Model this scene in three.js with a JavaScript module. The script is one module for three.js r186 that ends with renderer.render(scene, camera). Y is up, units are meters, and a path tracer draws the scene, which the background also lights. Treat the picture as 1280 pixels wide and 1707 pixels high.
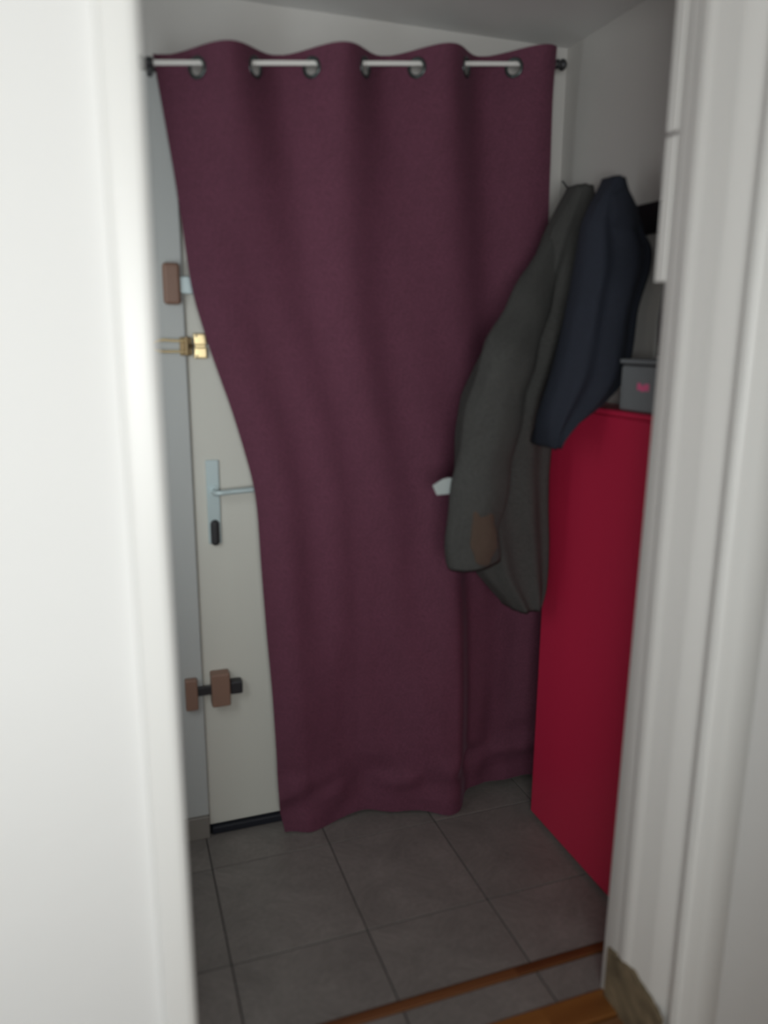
import * as THREE from 'three';
import { RoundedBoxGeometry } from 'three/addons/geometries/RoundedBoxGeometry.js';
import { mergeGeometries, mergeVertices, toCreasedNormals } from 'three/addons/utils/BufferGeometryUtils.js';
import { ImprovedNoise } from 'three/addons/math/ImprovedNoise.js';
import { RectAreaLightUniformsLib } from 'three/addons/lights/RectAreaLightUniformsLib.js';

// ------------------------------------------------------------------ camera, light, exposure
const scene = new THREE.Scene();
const renderer = new THREE.WebGLRenderer({ antialias: true });
renderer.toneMapping = THREE.LinearToneMapping;
renderer.toneMappingExposure = 1.0;
renderer.shadowMap.enabled = true;
RectAreaLightUniformsLib.init();

const camera = new THREE.PerspectiveCamera(67.3, 1280 / 1707, 0.02, 60);
camera.position.set(0, 1.5, 0);
{
  const r = Math.PI / 180, yaw = 19.5 * r, pitch = 12.8 * r, roll = 0.37 * r;
  const fw = new THREE.Vector3(Math.sin(yaw) * Math.cos(pitch), -Math.sin(pitch), -Math.cos(yaw) * Math.cos(pitch));
  const rt = new THREE.Vector3(Math.cos(yaw), 0, Math.sin(yaw));
  const up = new THREE.Vector3().crossVectors(rt, fw);
  const rt2 = rt.clone().multiplyScalar(Math.cos(roll)).addScaledVector(up, Math.sin(roll));
  const up2 = up.clone().multiplyScalar(Math.cos(roll)).addScaledVector(rt, -Math.sin(roll));
  camera.quaternion.setFromRotationMatrix(new THREE.Matrix4().makeBasis(rt2, up2, fw.clone().negate()));
}
camera.focus = 3.6; camera.userData.fStop = 1.2;      // the photograph is soft, the doorway softest

scene.background = new THREE.Color(0.55, 0.62, 0.7);  // overcast sky beyond the windows

function areaLight(color, power, w, h, pos, target) {
  const l = new THREE.RectAreaLight(color, power, w, h);
  l.position.set(...pos); l.lookAt(...target); scene.add(l); return l;
}
const ROOM_BACK = 0.85, ROOM_L = -1.5, ROOM_R = 2.1, ROOM_H = 2.5, HALL_H = 2.32, HALL_L = -0.65, WALL_R = 1.32, FAR = -2.155;
const NEAR0 = -1.275, NEAR1 = -1.05;
// unseen sources placed to light the near wall (window) and hall's left (glazed opening)
areaLight(new THREE.Color(0.98, 1, 0.98), 17.5, 1.0, 0.58, [-0.28, 1.40, ROOM_BACK - 0.02], [-0.28, 1.40, -3]);
areaLight(new THREE.Color(0.93, 0.985, 1), 4.2, 0.36, 0.8, [-0.38, 1.45, NEAR0 - 0.01], [-0.38, 1.45, -3]);

// ------------------------------------------------------------------ helpers
const noise = new ImprovedNoise();
let seed = 7;
function rnd() { seed = (seed * 1664525 + 1013904223) >>> 0; return seed / 4294967296; }
const used = {};
function numbered(n) { const k = used[n] = (used[n] ?? -1) + 1; return k ? `${n}_${String(k).padStart(3, '0')}` : n; }
function mesh(name, geo, mat, parent = scene, label) {
  const m = new THREE.Mesh(geo, mat); m.castShadow = m.receiveShadow = true;
  m.name = parent === scene ? numbered(name) : name;
  if (label) m.userData.label = label;
  parent.add(m); return m;
}
function struct(name, geo, mat, label) {
  const m = mesh(name, geo, mat); m.userData.kind = 'structure';
  if (label) { m.userData.label = label; } return m;
}
function structGroup(name, label) { const g = new THREE.Group(); g.name = name; g.userData.kind = 'structure'; if (label) g.userData.label = label; scene.add(g); return g; }
function thing(name, label, category, group) {
  const g = new THREE.Group(); g.name = numbered(name); g.userData = { label, category };
  if (group) g.userData.group = group;
  scene.add(g); return g;
}
function box(x0, x1, y0, y1, z0, z1, r = 0) {
  const w = x1 - x0, h = y1 - y0, d = z1 - z0;
  const g = r ? new RoundedBoxGeometry(w, h, d, 3, Math.min(r, w / 2.01, h / 2.01, d / 2.01)) : new THREE.BoxGeometry(w, h, d);
  g.translate((x0 + x1) / 2, (y0 + y1) / 2, (z0 + z1) / 2);
  return boxUV(g);
}
function boxUV(g) {                                    // uv in metres
  const p = g.attributes.position, n = g.attributes.normal, uv = new Float32Array(p.count * 2);
  for (let i = 0; i < p.count; i++) {
    const ax = Math.abs(n.getX(i)), ay = Math.abs(n.getY(i)), az = Math.abs(n.getZ(i));
    if (ay >= ax && ay >= az) { uv[2 * i] = p.getX(i); uv[2 * i + 1] = p.getZ(i); }
    else if (ax >= az) { uv[2 * i] = p.getZ(i); uv[2 * i + 1] = p.getY(i); }
    else { uv[2 * i] = p.getX(i); uv[2 * i + 1] = p.getY(i); }
  }
  g.setAttribute('uv', new THREE.BufferAttribute(uv, 2)); return g;
}
function cyl(a, b, r0, r1 = r0, seg = 20) {
  const A = new THREE.Vector3(...a), B = new THREE.Vector3(...b), L = A.distanceTo(B);
  const g = new THREE.CylinderGeometry(r1, r0, L, seg);
  g.translate(0, L / 2, 0);
  g.applyQuaternion(new THREE.Quaternion().setFromUnitVectors(new THREE.Vector3(0, 1, 0), B.clone().sub(A).normalize()));
  g.translate(...a); return g;
}
function joined(list) { return mergeGeometries(list.map(g => { const q = g.index ? g.toNonIndexed() : g; for (const k of Object.keys(q.attributes)) if (!['position', 'normal', 'uv'].includes(k)) q.deleteAttribute(k); return q; })); }
function profile(points, y0, y1, steps = 1) {                     // a moulding: outline in (x, z), swept straight up
  const s = new THREE.Shape(points.map(([x, z]) => new THREE.Vector2(x, -z)));
  let g = new THREE.ExtrudeGeometry(s, { depth: y1 - y0, bevelEnabled: false, steps });
  g.rotateX(-Math.PI / 2); g.translate(0, y0, 0);
  g = toCreasedNormals(g, 0.6);
  return boxUV(g);
}
function tex(w, h, f, srgb) {
  const d = new Uint8Array(w * h * 4);
  for (let y = 0; y < h; y++) for (let x = 0; x < w; x++) {
    const c = f(x / w, y / h), i = (y * w + x) * 4;
    for (let k = 0; k < 3; k++) d[i + k] = Math.max(0, Math.min(255, Math.round(255 * (Array.isArray(c) ? c[k] : c))));
    d[i + 3] = 255;
  }
  const t = new THREE.DataTexture(d, w, h); t.wrapS = t.wrapT = THREE.RepeatWrapping;
  t.magFilter = THREE.LinearFilter; t.minFilter = THREE.LinearMipmapLinearFilter; t.generateMipmaps = true;
  if (srgb) t.colorSpace = THREE.SRGBColorSpace; t.needsUpdate = true; return t;
}
function fbm(u, v, per, oct = 4, z = 0) {              // tileable noise around 0
  let s = 0, a = 1;
  for (let o = 0; o < oct; o++) {
    const p = per * 2 ** o, A = u * 2 * Math.PI, B = v * 2 * Math.PI, k = p / (2 * Math.PI);
    s += a * noise.noise(Math.cos(A) * k + 31.7 * o + z, Math.sin(A) * k + Math.cos(B) * k * 1.31, Math.sin(B) * k + 9.2); a *= 0.5;
  }
  return s;
}
function mat(rgb, rough, opt = {}) { return new THREE.MeshPhysicalMaterial({ color: new THREE.Color().setRGB(...rgb), roughness: rough, ...opt }); }

// ------------------------------------------------------------------ materials
const plasterBump = tex(256, 256, (u, v) => 0.5 + 0.35 * fbm(u, v, 6, 5)); plasterBump.repeat.set(1.6, 1.6);
const paintBump = tex(128, 512, (u, v) => 0.5 + 0.3 * fbm(u, v * 0.5, 5, 3)); paintBump.repeat.set(6, 1.2);
const M = {};
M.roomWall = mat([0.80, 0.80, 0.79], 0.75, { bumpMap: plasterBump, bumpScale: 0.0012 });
M.casing = mat([0.82, 0.82, 0.80], 0.4, { bumpMap: paintBump, bumpScale: 0.0006 });
M.jamb = mat([0.80, 0.795, 0.775], 0.42, { bumpMap: paintBump, bumpScale: 0.0006 });
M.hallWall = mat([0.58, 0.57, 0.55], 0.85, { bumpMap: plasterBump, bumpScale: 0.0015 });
M.ceiling = mat([0.66, 0.66, 0.65], 0.9);
M.ceilingRoom = mat([0.5, 0.5, 0.49], 0.9);  // ceiling out of view, kept dark to bounce less light
M.roomSide = mat([0.42, 0.41, 0.39], 0.85);  // unseen room walls, darkened to limit bounced light
M.doorPaint = mat([0.70, 0.70, 0.64], 0.45, { bumpMap: paintBump, bumpScale: 0.0005 });
M.framePaint = mat([0.52, 0.545, 0.54], 0.5, { bumpMap: paintBump, bumpScale: 0.0005 });
M.grout = mat([0.05, 0.047, 0.045], 0.95);
const tileMap = [0, 1, 2].map(k => tex(128, 128, (u, v) => { const n = 0.78 + 0.05 * fbm(u, v, 4, 5, k * 17.3) + 0.05 * fbm(u, v, 30, 2, k); return [n, n * 0.985, n * 0.97]; }, true));
M.tile = tileMap.map((t, i) => { t.repeat.set(2.7, 2.7); return mat([0.35 - 0.012 * i, 0.335 - 0.01 * i, 0.326 - 0.01 * i], 0.42, { map: t }); });
const woodMap = tex(512, 128, (u, v) => { const g = fbm(u * 0.25, v, 3, 3) + 0.35 * Math.sin((v * 26 + 2.5 * fbm(u * 0.5, v, 2, 3)) * 2); return [0.86 + 0.12 * g, 0.8 + 0.15 * g, 0.74 + 0.18 * g]; }, true);
woodMap.repeat.set(1.2, 3);
M.orangeWood = mat([0.30, 0.135, 0.035], 0.45, { map: woodMap });
M.redWood = mat([0.22, 0.095, 0.035], 0.5, { map: woodMap });
M.oak = mat([0.30, 0.17, 0.09], 0.5, { map: woodMap });
const weave = tex(256, 256, (u, v) => 0.5 + 0.22 * Math.sin(u * 2 * Math.PI * 64) * Math.sin(v * 2 * Math.PI * 64) + 0.2 * fbm(u, v, 24, 2)); weave.repeat.set(7, 7);
const heather = tex(256, 256, (u, v) => { const n = 0.88 + 0.12 * fbm(u, v, 40, 2) + 0.02 * fbm(u, v, 5, 3, 4); return [n, n * 0.97, n]; }, true); heather.repeat.set(5, 5);
M.curtain = mat([0.158, 0.047, 0.083], 0.85, { map: heather, bumpMap: weave, bumpScale: 0.0008, sheen: 0.35, sheenRoughness: 0.6, sheenColor: new THREE.Color(0.36, 0.27, 0.36) });
M.olive = mat([0.072, 0.078, 0.07], 0.9, { map: heather, bumpMap: weave, bumpScale: 0.0012 });
M.oliveDark = mat([0.045, 0.05, 0.038], 0.9, { map: heather, bumpMap: weave, bumpScale: 0.0012 });
M.suede = mat([0.16, 0.115, 0.08], 0.95, { map: heather, bumpMap: weave, bumpScale: 0.002 });
M.navy = mat([0.019, 0.027, 0.044], 0.85, { map: heather, bumpMap: weave, bumpScale: 0.001 });
M.whiteTag = mat([0.5, 0.56, 0.56], 0.5);
M.red = mat([0.62, 0.026, 0.08], 0.38, { bumpMap: plasterBump, bumpScale: 0.0006 });
M.redDark = mat([0.16, 0.012, 0.022], 0.5);
M.blackBoard = mat([0.012, 0.012, 0.015], 0.45);
M.chrome = mat([0.78, 0.78, 0.78], 0.22, { metalness: 1 });
M.rod = mat([0.88, 0.88, 0.85], 0.25);
M.dullMetal = mat([0.10, 0.12, 0.12], 0.35, { metalness: 0.9 });
M.brass = mat([0.86, 0.70, 0.40], 0.28, { metalness: 1 });
M.darkerBrass = mat([0.34, 0.25, 0.14], 0.5, { metalness: 0.9 });  // browner, darker tone of brass for the guard bracket
M.brownLock = mat([0.26, 0.155, 0.115], 0.5);
M.darkMetal = mat([0.05, 0.05, 0.055], 0.45, { metalness: 0.5 });
M.paleMetal = mat([0.55, 0.66, 0.68], 0.4, { metalness: 0.3 });
M.rubber = mat([0.008, 0.010, 0.018], 0.6);
M.boxGrey = mat([0.22, 0.235, 0.25], 0.55);
M.plinth = mat([0.24, 0.225, 0.205], 0.6);
M.greyDark = mat([0.03, 0.03, 0.033], 0.6);
M.pink = mat([0.85, 0.16, 0.34], 0.5);
M.scarf = mat([0.07, 0.045, 0.06], 0.95, { map: heather, bumpMap: weave, bumpScale: 0.0015 });
M.glass = mat([1, 1, 1], 0.02, { transmission: 1, thickness: 0, ior: 1.5 });
M.windowFrame = mat([0.78, 0.78, 0.76], 0.4);
const stainMap = tex(256, 128, (u, v) => { const n = fbm(u, v, 7, 5); return [0.62 + 0.16 * n, 0.58 + 0.15 * n, 0.52 + 0.14 * n]; }, true); stainMap.repeat.set(3, 4);
M.stain = mat([0.56, 0.50, 0.39], 0.9, { map: stainMap, bumpMap: plasterBump, bumpScale: 0.004 });

// ------------------------------------------------------------------ shell of the hall and of the room
const OPEN_L = 0.062, OPEN_R = 1.0, OPEN_H = 2.14;
const floor = structGroup('floor', 'grey tiled hall floor with dark joints and an orange wooden threshold');
mesh('mortar_bed', box(HALL_L - 0.1, WALL_R + 0.1, -0.1, -0.0025, FAR - 0.1, -1.262), M.grout, floor);
{
  const xs = [HALL_L, -0.53, -0.17, 0.186, 0.536, 0.882, 1.232, 1.33], zs = [FAR, -1.988, -1.62, -1.388];
  for (let j = 0; j < zs.length - 1; j++) for (let i = 0; i < xs.length - 1; i++) {
    const x0 = Math.max(xs[i], HALL_L), x1 = Math.min(xs[i + 1], WALL_R);
    mesh('tile', box(x0 + 0.002, x1 - 0.002, -0.05, (rnd() - 0.5) * 0.0012, zs[j] + 0.002, zs[j + 1] - 0.002, 0.001), M.tile[(i * 2 + j) % 3], floor);
  }
  mesh('transition_strip', box(HALL_L, WALL_R, -0.05, 0.004, -1.386, -1.360, 0.003), M.redWood, floor, 'reddish orange wooden strip at the edge of the tiles');
  for (let i = 0; i < xs.length - 1; i++) {
    const x0 = Math.max(xs[i], HALL_L), x1 = Math.min(xs[i + 1], WALL_R);
    mesh('tile', box(x0 + 0.002, x1 - 0.002, -0.05, 0, -1.358, -1.264, 0.001), M.tile[i % 3], floor);
  }
  mesh('threshold_bar', box(OPEN_L - 0.05, OPEN_R + 0.03, -0.04, 0.006, -1.262, -1.19, 0.005), M.orangeWood, floor, 'orange wooden threshold bar across the doorway');
  let z = -1.188;
  for (let k = 0; k < 4; k++) { mesh('plank', box(OPEN_L - 0.1, ROOM_R, -0.04, 0, z + 0.001, z + 0.119, 0.002), M.oak, floor); z += 0.12; }
  mesh('plank', box(ROOM_L, ROOM_R, -0.04, 0, z + 0.001, ROOM_BACK, 0.002), M.oak, floor);
}
struct('ceiling', box(HALL_L - 0.1, WALL_R + 0.1, HALL_H, HALL_H + 0.1, FAR - 0.1, NEAR0 + 0.02), M.ceiling, 'low dim ceiling of the entrance hall');
struct('ceiling_room', box(ROOM_L - 0.1, ROOM_R + 0.1, ROOM_H, ROOM_H + 0.1, NEAR0 + 0.02, ROOM_BACK + 0.1), M.ceilingRoom);
const DOOR_L = 0.2, DOOR_R = 1.06, DOOR_H = 2.06;
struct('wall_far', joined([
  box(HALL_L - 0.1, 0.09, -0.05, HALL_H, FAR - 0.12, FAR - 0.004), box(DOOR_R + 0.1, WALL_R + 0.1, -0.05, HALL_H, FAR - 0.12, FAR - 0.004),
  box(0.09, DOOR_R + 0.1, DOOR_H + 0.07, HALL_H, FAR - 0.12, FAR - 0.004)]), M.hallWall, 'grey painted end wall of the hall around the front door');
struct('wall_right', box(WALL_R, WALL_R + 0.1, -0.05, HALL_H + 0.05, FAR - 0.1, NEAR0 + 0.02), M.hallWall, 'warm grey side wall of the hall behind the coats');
struct('wall_left', box(HALL_L - 0.1, HALL_L, -0.05, HALL_H + 0.05, FAR - 0.1, NEAR0 + 0.02), M.hallWall);
const JL = OPEN_L - 0.03, JR = OPEN_R + 0.03;
struct('wall_near', joined([
  box(ROOM_L - 0.1, -0.58, -0.05, ROOM_H, NEAR0 + 0.004, NEAR1), box(-0.18, JL, -0.05, ROOM_H, NEAR0 + 0.004, NEAR1),
  box(-0.58, -0.18, -0.05, 1.03, NEAR0 + 0.004, NEAR1), box(-0.58, -0.18, 1.87, ROOM_H, NEAR0 + 0.004, NEAR1), box(JR, ROOM_R + 0.1, -0.05, ROOM_H, NEAR0 + 0.004, NEAR1),
  box(JL, JR, OPEN_H + 0.03, ROOM_H, NEAR0 + 0.004, NEAR1)]), M.roomWall, 'bright white wall around the doorway');
struct('wall_room_left', box(ROOM_L - 0.1, ROOM_L, -0.05, ROOM_H + 0.05, NEAR1, ROOM_BACK + 0.1), M.roomSide);
struct('wall_room_right', box(ROOM_R, ROOM_R + 0.1, -0.05, ROOM_H + 0.05, NEAR1, ROOM_BACK + 0.1), M.roomSide);
const WL = -0.83, WR = 0.27, WB = 1.06, WT = 1.74;    // opening of the room's unseen window
struct('wall_back', joined([
  box(ROOM_L, WL, -0.05, ROOM_H, ROOM_BACK, ROOM_BACK + 0.1), box(WR, ROOM_R, -0.05, ROOM_H, ROOM_BACK, ROOM_BACK + 0.1),
  box(WL, WR, -0.05, WB, ROOM_BACK, ROOM_BACK + 0.1), box(WL, WR, WT, ROOM_H, ROOM_BACK, ROOM_BACK + 0.1)]), M.roomSide);
{ // two windows out of view, placed for the light they give
  const w = structGroup('unseen_window_1'), e = 0.05, m = (WL + WR) / 2;
  for (const [a, b, c, d] of [[WL, WL + e, WB, WT], [WR - e, WR, WB, WT], [m - 0.025, m + 0.025, WB + e, WT - e], [WL + e, WR - e, WB, WB + e], [WL + e, WR - e, WT - e, WT]])
    mesh('window_frame', box(a, b, c, d, ROOM_BACK + 0.02, ROOM_BACK + 0.07, 0.006), M.windowFrame, w);
  mesh('unseen_blocking_sill', box(WL - 0.08, WR + 0.08, WB + 0.005, WB + 0.045, 0.62, ROOM_BACK - 0.002, 0.008), M.oak, w);  // unseen deep ledge, placed to keep window light off the lower hall
  mesh('pane', box(WL + e, m - 0.025, WB + e, WT - e, ROOM_BACK + 0.042, ROOM_BACK + 0.046), M.glass, w);
  mesh('pane', box(m + 0.025, WR - e, WB + e, WT - e, ROOM_BACK + 0.042, ROOM_BACK + 0.046), M.glass, w);
  const v = structGroup('unseen_window_2');
  for (const [a, b, c, d] of [[-0.58, -0.56, 1.03, 1.87], [-0.2, -0.18, 1.03, 1.87], [-0.56, -0.2, 1.03, 1.05], [-0.56, -0.2, 1.85, 1.87]])
    mesh('window_frame', box(a, b, c, d, NEAR0 + 0.02, NEAR1 - 0.02, 0.004), M.windowFrame, v);
  mesh('pane', box(-0.56, -0.2, 1.05, 1.85, -1.165, -1.161), M.glass, v);
}

// ------------------------------------------------------------------ the near doorway: lining and casing
{
  const g = structGroup('trim_1', 'off white moulded door lining and casing at the right of the doorway');
  // lining with a bead near its far edge, a groove, and the rounded casing
  const bead = []; for (let k = 0; k <= 8; k++) { const a = k / 8 * Math.PI; bead.push([1.0 - 0.007 * Math.sin(a), -1.216 + 0.052 * k / 8]); }
  mesh('door_lining', profile([[JR, -1.25], [1.002, -1.25], [1.0, -1.247], [1.0, -1.218], ...bead, [1.0, -1.112], [1.0015, -1.106], [1.006, -1.09], [1.012, -1.074], [1.014, -1.066], [1.014, -1.056], [JR, -1.056]], 0, OPEN_H, 20), M.jamb, g);
  { // planed off more at shoulder height than at the floor
    const p = g.children[0].geometry.attributes.position;
    for (let i = 0; i < p.count; i++) if (p.getZ(i) < -1.24) p.setZ(i, p.getZ(i) - 0.019 * Math.max(0, 1 - p.getY(i) / 1.5));
  }
  const r = []; for (let k = 0; k <= 6; k++) { const a = k / 6 * Math.PI / 2; r.push([1.014 - 0.014 * Math.sin(a), -1.052 + 0.0 + 0.014 * (1 - Math.cos(a))]); }
  const fr = []; for (let k = 0; k <= 6; k++) { const a = k / 6 * Math.PI / 2; fr.push([1.014 - 0.014 * Math.cos(a), -1.038 + 0.014 * Math.sin(a)]); }
  mesh('casing', profile([[1.014, -1.056], ...r, ...fr, [1.036, -1.0235], [1.044, -1.0215], [1.10, -1.0215], [1.108, -1.026], [1.11, -1.05], [1.11, -1.056]], 0, OPEN_H + 0.06), M.casing, g);
  // strip nailed on the far edge: only its upper part is left, in two pieces
  mesh('stop_strip', box(0.998, JR, 1.606, 1.862, -1.2765, -1.2495, 0.002), M.jamb, g);
  mesh('stop_strip', box(0.998, JR, 1.869, OPEN_H, -1.2765, -1.2495, 0.002), M.jamb, g);
  // stained bare foot of the lining, with a ragged upper edge
  const top = []; for (let k = 0; k <= 24; k++) { const t = k / 24; top.push([-1.243 + 0.186 * t, 0.135 + 0.022 * Math.sin(t * 3.0) - 0.02 * t + 0.012 * noise.noise(t * 9, 3.1, 0) + 0.006 * noise.noise(t * 31, 1.1, 0)]); }
  const s = new THREE.Shape(); s.moveTo(1.243, 0.0); for (const [z, y] of top) s.lineTo(-z, y); s.lineTo(1.057, 0); s.closePath();
  const pg = new THREE.ExtrudeGeometry(s, { depth: 0.0085, bevelEnabled: false }); pg.rotateY(Math.PI / 2); pg.translate(0.9915, 0, 0);
  mesh('worn_foot', boxUV(pg), M.stain, g, 'stained brown bare foot of the lining');
}
{
  const g = structGroup('trim_2', 'bright white casing at the left of the doorway');
  const c = []; for (let k = 0; k <= 8; k++) { const a = k / 8 * Math.PI / 2; c.push([OPEN_L - 0.012 + 0.012 * Math.sin(a), -1.042 - 0.0 + 0.012 * Math.cos(a) - 0.0]); }
  // flat board with a small step on its outer side
  mesh('casing', profile([[0.012, -1.056], [0.012, -1.042], [0.016, -1.034], [0.022, -1.031], [0.03, -1.0315], ...c, [OPEN_L, -1.056]].reverse(), 0, OPEN_H + 0.06), M.casing, g);
  mesh('door_lining', box(JL, OPEN_L, 0, OPEN_H, -1.272, -1.056, 0.002), M.jamb, g);
}
{
  const g = structGroup('trim_3');
  mesh('door_lining', box(JL, JR, OPEN_H, OPEN_H + 0.03, -1.272, -1.056), M.jamb, g);
  mesh('casing', box(JL - 0.02, 1.11, OPEN_H + 0.0, OPEN_H + 0.06, -1.056, -1.03, 0.004), M.casing, g);
}

// ------------------------------------------------------------------ front door
{
  const f = structGroup('trim_4', 'grey painted frame of the front door');
  mesh('frame_post', box(0.09, DOOR_L - 0.001, 0.074, DOOR_H + 0.07, FAR - 0.1, FAR + 0.014, 0.004), M.framePaint, f);
  mesh('plinth', box(0.085, DOOR_L - 0.002, 0, 0.074, FAR - 0.1, FAR + 0.022, 0.003), M.plinth, f, 'darker grey foot of the frame');
  mesh('frame_post', box(DOOR_R + 0.004, DOOR_R + 0.1, 0, DOOR_H + 0.07, FAR - 0.1, FAR + 0.014, 0.004), M.framePaint, f);
  mesh('frame_head', box(DOOR_L - 0.004, DOOR_R + 0.004, DOOR_H + 0.004, DOOR_H + 0.07, FAR - 0.1, FAR + 0.014, 0.004), M.framePaint, f);
  const d = structGroup('door_1', 'pale cream front door half hidden by the purple curtain');
  mesh('door_panel', box(DOOR_L, DOOR_R, 0.03, DOOR_H, FAR - 0.06, FAR, 0.004), M.doorPaint, d);
  mesh('draught_strip', box(DOOR_L + 0.005, DOOR_R - 0.005, 0.0, 0.026, FAR - 0.055, FAR + 0.012, 0.006), M.rubber, d, 'dark draught strip under the door');
  const plate = mesh('handle_plate', box(0.236, 0.272, 0.925, 1.165, FAR, FAR + 0.007, 0.003), M.paleMetal, d, 'pale metal lever handle plate');
  const path = new THREE.CatmullRomCurve3([[0.254, 1.078, FAR], [0.254, 1.078, FAR + 0.035], [0.262, 1.078, FAR + 0.045], [0.30, 1.080, FAR + 0.046], [0.365, 1.083, FAR + 0.046]].map(p => new THREE.Vector3(...p)));
  mesh('lever', joined([new THREE.TubeGeometry(path, 40, 0.0075, 12), new THREE.SphereGeometry(0.0075, 12, 8).translate(0.365, 1.083, FAR + 0.046), cyl([0.254, 1.078, FAR + 0.006], [0.254, 1.078, FAR + 0.014], 0.015)]), M.paleMetal, plate);
  const lc = new THREE.CapsuleGeometry(0.0125, 0.05, 6, 16); lc.scale(1, 1, 0.9); lc.translate(0.254, 0.958, FAR + 0.010);
  mesh('lock_cylinder', lc, M.greyDark, plate, 'black lock cylinder');
}
// locks between frame and door
const F1 = FAR + 0.014;
{
  const t = thing('door_lock', 'brown rounded lock keeper with pale bolt, topmost fitting on the grey door frame', 'lock');
  mesh('keeper', box(0.147, 0.191, 1.579, 1.683, F1, F1 + 0.026, 0.01), M.brownLock, t);
  mesh('bolt', box(0.189, 0.264, 1.607, 1.651, FAR + 0.004, FAR + 0.022, 0.003), M.paleMetal, t, 'pale metal bolt');
  mesh('lock_case', box(0.262, 0.36, 1.57, 1.69, FAR, FAR + 0.03, 0.006), M.brownLock, t);
}
{
  const t = thing('door_guard', 'shiny brass swing bar guard joining the front door to its frame', 'door guard');
  const c = new THREE.CatmullRomCurve3([[0.2, 1.487], [0.165, 1.488], [0.135, 1.489], [0.118, 1.482], [0.115, 1.474], [0.118, 1.466], [0.135, 1.4605], [0.165, 1.46], [0.2, 1.459]].map(([x, y]) => new THREE.Vector3(x, y, F1 + 0.016)));
  mesh('swing_bar', new THREE.TubeGeometry(c, 60, 0.0033, 10), M.brass, t);
  mesh('hinge_bracket', joined([box(0.182, 0.214, 1.449, 1.497, FAR + 0.004, FAR + 0.026, 0.004), cyl([0.199, 1.452, FAR + 0.034], [0.199, 1.497, FAR + 0.034], 0.006), cyl([0.205, 1.474, FAR + 0.026], [0.217, 1.474, FAR + 0.026], 0.008, 0.004)]), M.darkerBrass, t, 'darker brass bracket');
  const plate = joined([box(0.219, 0.254, 1.476, 1.507, FAR, FAR + 0.012, 0.004), box(0.219, 0.254, 1.441, 1.471, FAR, FAR + 0.012, 0.004), box(0.223, 0.25, 1.468, 1.479, FAR, FAR + 0.005, 0.001)]);
  const ct = mesh('catch_plate', plate, M.brass, t);
  for (const [x, y] of [[0.226, 1.500], [0.226, 1.448]]) mesh('screw', cyl([x, y, FAR + 0.011], [x, y, FAR + 0.0135], 0.0035, 0.003, 12), M.darkMetal, ct);
}
{
  const t = thing('door_lock', 'brown surface bolt with dark sliding bar, lowest fitting on the pale front door', 'lock');
  mesh('keeper', box(0.147, 0.182, 0.436, 0.532, F1, F1 + 0.024, 0.005), M.brownLock, t);
  mesh('bolt', box(0.17, 0.31, 0.476, 0.503, F1 + 0.005, F1 + 0.017, 0.003), M.darkMetal, t, 'dark sliding bar');
  mesh('lock_case', box(0.221, 0.275, 0.438, 0.54, FAR, FAR + 0.042, 0.005), M.brownLock, t);
  mesh('thumb_piece', box(0.276, 0.312, 0.468, 0.508, FAR + 0.002, FAR + 0.034, 0.005), M.darkMetal, t);
}

// ------------------------------------------------------------------ curtain on its rod
const rodY = x => 2.124 + (x - 0.156) * 0.1075, ROD_Z = -2.055;
{
  const t = thing('curtain_rod', 'pale shiny curtain rod running slightly uphill across the front door', 'curtain rod');
  mesh('pole', cyl([0.142, rodY(0.142), ROD_Z], [1.222, rodY(1.222), ROD_Z], 0.006, 0.006, 24), M.rod, t);
  for (const [x, s] of [[0.142, -1], [1.222, 1]]) {
    const l = new THREE.LatheGeometry([[0, 0], [0.011, 0], [0.013, 0.006], [0.009, 0.012], [0.015, 0.018], [0.015, 0.024], [0.010, 0.030], [0, 0.032]].map(p => new THREE.Vector2(...p)), 20);
    l.rotateZ(-s * Math.PI / 2); l.translate(x, rodY(x), ROD_Z); mesh('finial', l, M.darkMetal, t);
  }
  for (const x of [0.144, 1.216]) mesh('bracket', joined([cyl([x, rodY(x), ROD_Z], [x, rodY(x), FAR - 0.004], 0.007), cyl([x, rodY(x), FAR - 0.004], [x, rodY(x), FAR + 0.006], 0.022), new THREE.TorusGeometry(0.0095, 0.003, 8, 20).rotateY(Math.PI / 2).translate(x, rodY(x), ROD_Z)]), M.darkMetal, t);
}
function lerpTable(tb, y) {                            // rows sorted by falling first entry
  if (y >= tb[0][0]) return tb[0].slice(1);
  for (let i = 0; i < tb.length - 1; i++) if (y >= tb[i + 1][0]) {
    let t = (tb[i][0] - y) / (tb[i][0] - tb[i + 1][0]);
    return tb[i].slice(1).map((a, k) => a + (tb[i + 1][k + 1] - a) * t);
  }
  return tb[tb.length - 1].slice(1);
}
function smoothTable(tb, y, w = 0.03) { const n = 5, o = lerpTable(tb, y).map(() => 0); for (let k = -n; k <= n; k++) lerpTable(tb, y + w * k / n).forEach((v, i) => { o[i] += v / (2 * n + 1); }); return o; }
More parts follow.
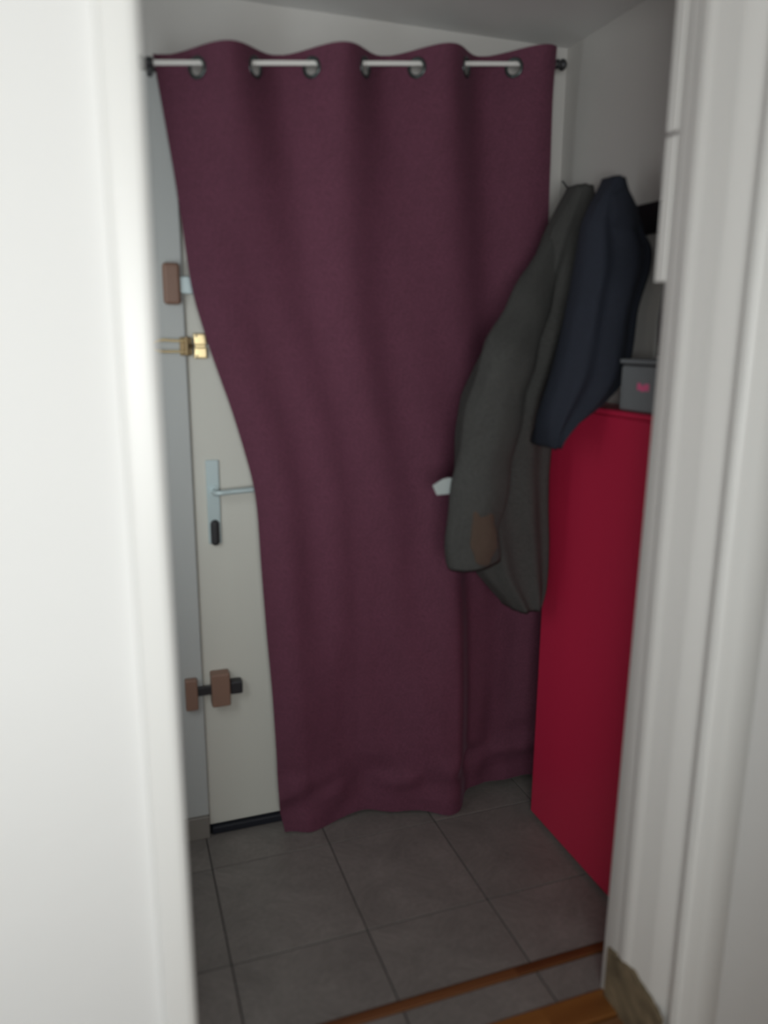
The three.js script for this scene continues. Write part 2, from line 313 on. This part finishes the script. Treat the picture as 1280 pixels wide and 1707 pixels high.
{
  const t = thing('curtain', 'long dark purple eyelet curtain hanging in front of the pale front door', 'curtain');
  const NS = 320, NH = 420, PERIOD = 0.283;
  // left and right edge of the cloth against height
  const edge = [[2.16, 0.150, 1.205], [2.0, 0.170, 1.213], [1.87, 0.186, 1.217], [1.73, 0.200, 1.222], [1.66, 0.206, 1.225], [1.59, 0.216, 1.226], [1.455, 0.253, 1.228], [1.314, 0.299, 1.23], [1.2, 0.330, 1.24], [1.11, 0.352, 1.25], [1.03, 0.361, 1.26], [0.857, 0.367, 1.28], [0.675, 0.376, 1.30], [0.486, 0.388, 1.305], [0.29, 0.396, 1.305], [0.1, 0.40, 1.305], [0, 0.42, 1.305]];
  const hems = [[0, -2.075, 0.012], [0.08, -2.045, 0.002], [0.18, -2.085, 0.008], [0.30, -2.10, 0.014], [0.46, -2.045, 0.01], [0.58, -1.995, 0.006], [0.645, -2.0, 0.006], [0.69, -2.085, 0.02], [0.8, -2.1, 0.03], [1.0, -2.08, 0.03]];
  const hemAt = s => { let o = [0, 0]; for (let k = -4; k <= 4; k++) { const q = lerpTable(hems.map(([a, b, c]) => [-a, b, c]), -Math.min(1, Math.max(0, s + k * 0.006))); o[0] += q[0] / 9; o[1] += q[1] / 9; } return o; };
  const TOP = 0.033;                                    // cloth above the rod
  const spots = []; for (let k = 0; k < 7; k++) spots.push(0.315 - PERIOD / 4 + k * PERIOD / 2);
  const ph = x0 => (x0 - 0.315) / PERIOD * 2 * Math.PI;
  function point(s, v) {
    const x0 = 0.150 + s * 1.055;                      // place along the rod
    const yTop = rodY(x0) + TOP;
    const [hz, hy] = hemAt(s), hem = hy + 0.004 * Math.sin(s * 29);
    const y = yTop + (hem - yTop) * v;
    const [xl, xr] = smoothTable(edge, y, 0.04);
    const x = xl + (xr - xl) * s;
    const top = Math.exp(-v * 9), fall = 1 - Math.exp(-v * 3);
    let z = ROD_Z + 0.052 * Math.cos(ph(x0)) * (0.08 + 0.92 * top);
    z += fall * (0.010 * Math.sin(s * 19 + 0.6 + 2 * v) + 0.007 * Math.sin(s * 37 - v * 3) + 0.012 * noise.noise(s * 5, v * 3, 1.7));
    const drop = Math.min(1, Math.max(0, (v - 0.3) / 0.7)), e = drop * drop * (3 - 2 * drop);
    z += (hz - z) * e * 0.92;                          // lower down the cloth follows the folds of its hem
    z += 0.03 * Math.exp(-((v - 0.945) ** 2) / 0.0009) * noise.noise(s * 7, v * 26, 8.2) + 0.012 * e * noise.noise(s * 11, v * 6, 2.2);
    return [x, y, Math.max(z, FAR + 0.05)];
  }
  const P = [], U = [], I = [];
  for (let j = 0; j <= NH; j++) for (let i = 0; i <= NS; i++) { const s = i / NS, v = (j / NH) ** 1.15; P.push(...point(s, v)); U.push(s * 1.35, v * 2.2); }
  const holes = spots.map(x0 => ({ s: (x0 - 0.150) / 1.055 }));
  const vRod = s => (TOP + 0.010) / (rodY(0.150 + s * 1.055) + TOP);
  for (const h of holes) { const e = 1e-3, a = point(h.s - e, vRod(h.s)), b = point(h.s + e, vRod(h.s)); h.p = point(h.s, vRod(h.s)); h.d = new THREE.Vector3(b[0] - a[0], b[1] - a[1], b[2] - a[2]).normalize(); }
  for (let j = 0; j < NH; j++) for (let i = 0; i < NS; i++) {
    const a = j * (NS + 1) + i, b = a + 1, c = a + NS + 1, d = c + 1, m = [0, 1, 2].map(k => (P[3 * a + k] + P[3 * d + k]) / 2);
    if (j < NH * 0.15 && holes.some(h => Math.hypot(m[0] - h.p[0], m[1] - h.p[1], m[2] - h.p[2]) < 0.0195)) continue;
    I.push(a, c, b, b, c, d);
  }
  const g = new THREE.BufferGeometry(); g.setAttribute('position', new THREE.Float32BufferAttribute(P, 3)); g.setAttribute('uv', new THREE.Float32BufferAttribute(U, 2)); g.setIndex(I); g.computeVertexNormals();
  const cm = M.curtain; cm.side = THREE.DoubleSide;
  mesh('cloth', g, cm, t);
  for (const h of holes) {
    const n = new THREE.Vector3(-h.d.z, 0, h.d.x).normalize(), r = new THREE.TorusGeometry(0.022, 0.0045, 10, 28); r.scale(1, 1, 0.8);
    r.applyQuaternion(new THREE.Quaternion().setFromUnitVectors(new THREE.Vector3(0, 0, 1), n)); r.translate(...h.p);
    mesh('eyelet', r, M.dullMetal, t);
  }
}

// ------------------------------------------------------------------ coats on the rack
function loft(levels, zc, az, o = {}) {                // levels: [height, left x, right x], from the top down
  const rows = 110, seg = 96, P = [], U = [], I = [], y0 = levels[0][0], y1 = levels[levels.length - 1][0];
  for (let j = 0; j <= rows; j++) {
    const t = j / rows, y = y0 + (y1 - y0) * t, [xl, xr] = smoothTable(levels, y, 0.018);
    const cx = (xl + xr) / 2, ax = (xr - xl) / 2, dz = (o.az ? o.az(t) : 1) * az, cz = zc + (o.cz ? o.cz(t) : 0);
    for (let i = 0; i <= seg; i++) {
      const f = i / seg * 2 * Math.PI, c = Math.cos(f), s = Math.sin(f);
      const e = 1 + (o.fold ?? 0.10) * Math.sin(f * (o.k ?? 7) + 2.2 * t + (o.ph ?? 0)) * Math.min(1, t * 4 + 0.25) * Math.abs(s) + 0.10 * noise.noise(c * 1.7 + (o.ph ?? 0), s * 1.7, t * 5) * (0.3 + 0.7 * Math.abs(s));
      const q = 0.8;
      P.push(cx + ax * Math.sign(c) * Math.abs(c) ** q, y + (o.hem ? o.hem(c, s) * t ** 3 : 0) + 0.006 * noise.noise(c * 3, s * 3, t * 9), cz + dz * Math.sign(s) * Math.abs(s) ** q * e);
      U.push(i / seg * 0.8, t * 1.1);
    }
  }
  for (let j = 0; j < rows; j++) for (let i = 0; i < seg; i++) { const a = j * (seg + 1) + i, c = a + seg + 1; I.push(a, a + 1, c, a + 1, c + 1, c); }
  for (const [j, flip] of [[0, 0], [rows, 1]]) {       // close both ends
    const b = j * (seg + 1), m = P.length / 3, p = [0, 0, 0]; for (let i = 0; i < seg; i++) for (let k = 0; k < 3; k++) p[k] += P[3 * (b + i) + k] / seg;
    P.push(p[0], p[1] + (flip ? 0.012 : 0.008), p[2]); U.push(0, 0);
    for (let i = 0; i < seg; i++) flip ? I.push(m, b + i, b + i + 1) : I.push(m, b + i + 1, b + i);
  }
  const g = new THREE.BufferGeometry(); g.setAttribute('position', new THREE.Float32BufferAttribute(P, 3)); g.setAttribute('uv', new THREE.Float32BufferAttribute(U, 2)); g.setIndex(I);
  g.computeVertexNormals(); return g;
}
function sleeve(pts, radii, o = {}) {                  // a wrinkled tube that closes at the shoulder and opens at the cuff
  const c = new THREE.CatmullRomCurve3(pts.map(p => new THREE.Vector3(...p))), n = 90, seg = 48, P = [], U = [], I = [];
  const fr = c.computeFrenetFrames(n), flat = o.flat ?? 1;
  for (let j = 0; j <= n; j++) {
    const t = j / n, k = t * (radii.length - 1), a = Math.min(radii.length - 2, Math.floor(k)), r = radii[a] + (radii[a + 1] - radii[a]) * (k - a), p = c.getPointAt(t);
    for (let i = 0; i <= seg; i++) {
      const f = i / seg * 2 * Math.PI, e = 1 + 0.05 * Math.sin(t * 34 + 1.3 * Math.sin(f)) + 0.12 * noise.noise(Math.cos(f) * 1.5, Math.sin(f) * 1.5, t * 5);
      const w = new THREE.Vector3(Math.cos(f) * r * e, 0, Math.sin(f) * r * e * flat);
      const tan = fr.tangents[j], side = new THREE.Vector3(-tan.y, tan.x, 0).normalize(), fwd = new THREE.Vector3().crossVectors(side, tan).normalize();
      const q = p.clone().addScaledVector(side, w.x).addScaledVector(fwd, w.z); P.push(q.x, q.y, q.z); U.push(i / seg * 0.5, t * 0.7);
    }
  }
  for (let j = 0; j < n; j++) for (let i = 0; i < seg; i++) { const a = j * (seg + 1) + i, d = a + seg + 1; I.push(a, d, a + 1, a + 1, d, d + 1); }
  for (const j of [0, n]) { const b = j * (seg + 1), m = P.length / 3, p = c.getPointAt(j / n), tan = fr.tangents[j]; P.push(p.x - tan.x * (j ? 0.03 : 0.03), p.y - tan.y * 0.03 * (j ? 1 : 1), p.z); U.push(0, 0); for (let i = 0; i < seg; i++) j ? I.push(m, b + i + 1, b + i) : I.push(m, b + i, b + i + 1); }
  const g = new THREE.BufferGeometry(); g.setAttribute('position', new THREE.Float32BufferAttribute(P, 3)); g.setAttribute('uv', new THREE.Float32BufferAttribute(U, 2)); g.setIndex(I); g.computeVertexNormals(); return g;
}
{
  const t = thing('coat_rack', 'black coat rack board fixed to the hall side wall above the red cabinet', 'coat rack');
  mesh('board', box(WALL_R - 0.02, WALL_R, 1.757, 1.832, -2.06, -1.56, 0.004), M.blackBoard, t);
  for (const z of [-2.03, -1.93, -1.76, -1.6]) {
    const c = new THREE.CatmullRomCurve3([[WALL_R - 0.018, 1.80, z], [WALL_R - 0.03, 1.795, z], [WALL_R - 0.038, 1.81, z], [WALL_R - 0.04, 1.84, z]].map(p => new THREE.Vector3(...p)));
    mesh('hook', joined([new THREE.TubeGeometry(c, 20, 0.005, 10), new THREE.SphereGeometry(0.009, 12, 10).translate(WALL_R - 0.04, 1.842, z)]), M.blackBoard, t);
  }
  mesh('wire_hook', new THREE.TubeGeometry(new THREE.CatmullRomCurve3([[1.262, 1.888, -1.99], [1.253, 1.905, -2.0], [1.235, 1.93, -2.01]].map(p => new THREE.Vector3(...p))), 16, 0.0025, 8), M.blackBoard, t);
}
{
  const t = thing('coat', 'long olive green coat with a white tag, hanging at the right of the purple curtain', 'coat');
  const body = [[1.894, 1.195, 1.25], [1.842, 1.161, 1.272], [1.773, 1.124, 1.272], [1.695, 1.097, 1.259], [1.593, 1.045, 1.242], [1.530, 0.998, 1.223], [1.434, 0.94, 1.201], [1.346, 0.897, 1.178], [1.248, 0.882, 1.168], [1.131, 0.884, 1.161], [1.028, 0.895, 1.165], [0.939, 0.917, 1.172], [0.847, 0.955, 1.172], [0.781, 1.010, 1.165], [0.734, 1.057, 1.147]];
  mesh('coat_body', loft(body, -1.897, 0.077, { az: u => 0.5 + 0.5 * Math.min(1, u * 3), k: 9, ph: 0.7, fold: 0.12 }), M.olive, t);
  const sl = mesh('sleeve', sleeve([[1.17, 1.80, -1.90], [1.12, 1.70, -1.875], [1.045, 1.575, -1.83], [0.955, 1.42, -1.775], [0.912, 1.26, -1.765], [0.888, 1.12, -1.765], [0.872, 1.01, -1.77], [0.885, 0.915, -1.78]], [0.018, 0.044, 0.06, 0.072, 0.076, 0.073, 0.074, 0.072], { flat: 0.7 }), M.olive, t);
  const pg = new THREE.SphereGeometry(1, 32, 24); pg.scale(0.038, 0.088, 0.012); pg.rotateZ(0.08); pg.translate(0.882, 1.01, -1.722); 
  const pp = pg.attributes.position; for (let i = 0; i < pp.count; i++) { const k = noise.noise(pp.getX(i) * 40, pp.getY(i) * 25, 0.3); pp.setX(i, pp.getX(i) + 0.010 * k); } pg.computeVertexNormals();
  mesh('suede_patch', pg, M.suede, sl, 'brownish worn patch on the sleeve');
  // folded white tag on the outer side of the sleeve
  const s = new THREE.Shape(); s.moveTo(0, 0.018); s.lineTo(0.03, 0.032); s.lineTo(0.045, 0.034); s.lineTo(0.062, 0.032); s.lineTo(0.062, -0.003); s.lineTo(0.045, -0.006); s.lineTo(0.012, -0.006); s.closePath();
  const tg = new THREE.ExtrudeGeometry(s, { depth: 0.004, bevelEnabled: true, bevelThickness: 0.0015, bevelSize: 0.0015, bevelSegments: 2 }); tg.rotateY(0.15); tg.translate(0.765, 1.112, -1.785);
  mesh('tag', tg, M.whiteTag, t, 'small white folded tag');
}
{
  const t = thing('coat', 'dark navy coat hanging from the black rack above the red cabinet', 'coat');
  const f = 0.961, L = [[1.895, 1.223, 1.263], [1.845, 1.192, 1.29], [1.794, 1.164, 1.325], [1.76, 1.16, 1.335], [1.735, 1.156, 1.362], [1.70, 1.153, 1.364], [1.645, 1.148, 1.35], [1.60, 1.14, 1.335], [1.569, 1.135, 1.328], [1.476, 1.118, 1.323], [1.40, 1.098, 1.312], [1.345, 1.080, 1.26], [1.285, 1.069, 1.165], [1.25, 1.071, 1.118], [1.220, 1.076, 1.095]].map(([y, a, b]) => [1.5 + (y - 1.5) * f, a * f, b * f]);
  mesh('coat_body', loft(L, -1.71, 0.062, { az: u => 0.55 + 0.45 * Math.min(1, u * 3), k: 8, ph: 2.1, fold: 0.12 }), M.navy, t);
  const hood = new THREE.SphereGeometry(1, 32, 20); hood.scale(0.052, 0.075, 0.05); hood.rotateZ(0.35); hood.translate(1.205, 1.79, -1.70);
  const hp = hood.attributes.position; for (let i = 0; i < hp.count; i++) hp.setY(i, hp.getY(i) + 0.012 * noise.noise(hp.getX(i) * 30, hp.getY(i) * 30, hp.getZ(i) * 30)); hood.computeVertexNormals();
  mesh('hood', hood, M.navy, t);
}
{
  const t = thing('scarf', 'dark mauve scarf hanging from the black rack close to the door lining', 'scarf');
  mesh('scarf_cloth', loft([[1.80, 1.255, 1.30], [1.7, 1.25, 1.305], [1.55, 1.25, 1.31], [1.46, 1.26, 1.31]], -1.545, 0.05, { az: u => 0.5 + 0.5 * u, k: 5, ph: 4 }), M.scarf, t);
}

// ------------------------------------------------------------------ red cabinet and what stands on it
{
  const t = thing('shoe_cabinet', 'tall narrow bright red cabinet against the right hall wall', 'cabinet');
  const X = 1.19, z0 = -1.925, z1 = -1.30, H = 1.325;
  mesh('front_panel', box(X, X + 0.016, 0.012, H - 0.016, z0 + 0.0, z1, 0.004), M.red, t);
  mesh('top_panel', box(X, WALL_R - 0.002, H - 0.015, H, z0, z1, 0.004), M.red, t);
  mesh('side_panel', box(X + 0.017, WALL_R - 0.002, 0.0, H - 0.016, z0, z0 + 0.016, 0.003), M.red, t);
  mesh('side_panel', box(X + 0.017, WALL_R - 0.002, 0.0, H - 0.016, z1 - 0.016, z1, 0.003), M.red, t);
  mesh('base_board', box(X + 0.012, WALL_R - 0.002, 0, 0.011, z0 + 0.017, z1 - 0.017), M.redDark, t);
}
{
  const t = thing('storage_box', 'small blue grey box with a pink mark standing on the red cabinet', 'box');
  mesh('case', box(1.198, 1.305, 1.327, 1.437, -1.632, -1.42, 0.008), M.boxGrey, t);
  mesh('lid', box(1.195, 1.308, 1.441, 1.452, -1.635, -1.417, 0.004), M.boxGrey, t);
  mesh('lid_gap_shade', box(1.203, 1.30, 1.435, 1.443, -1.628, -1.425), M.greyDark, t);  // dark strip giving the shade of the slot under the lid as colour
  const k = joined([box(1.1955, 1.199, 1.380, 1.397, -1.562, -1.549, 0.002), box(1.1955, 1.199, 1.377, 1.392, -1.548, -1.537, 0.002), box(1.1955, 1.199, 1.379, 1.396, -1.536, -1.519, 0.002)]);
  mesh('pink_mark', k, M.pink, t, 'pink printed mark');
}

renderer.render(scene, camera);
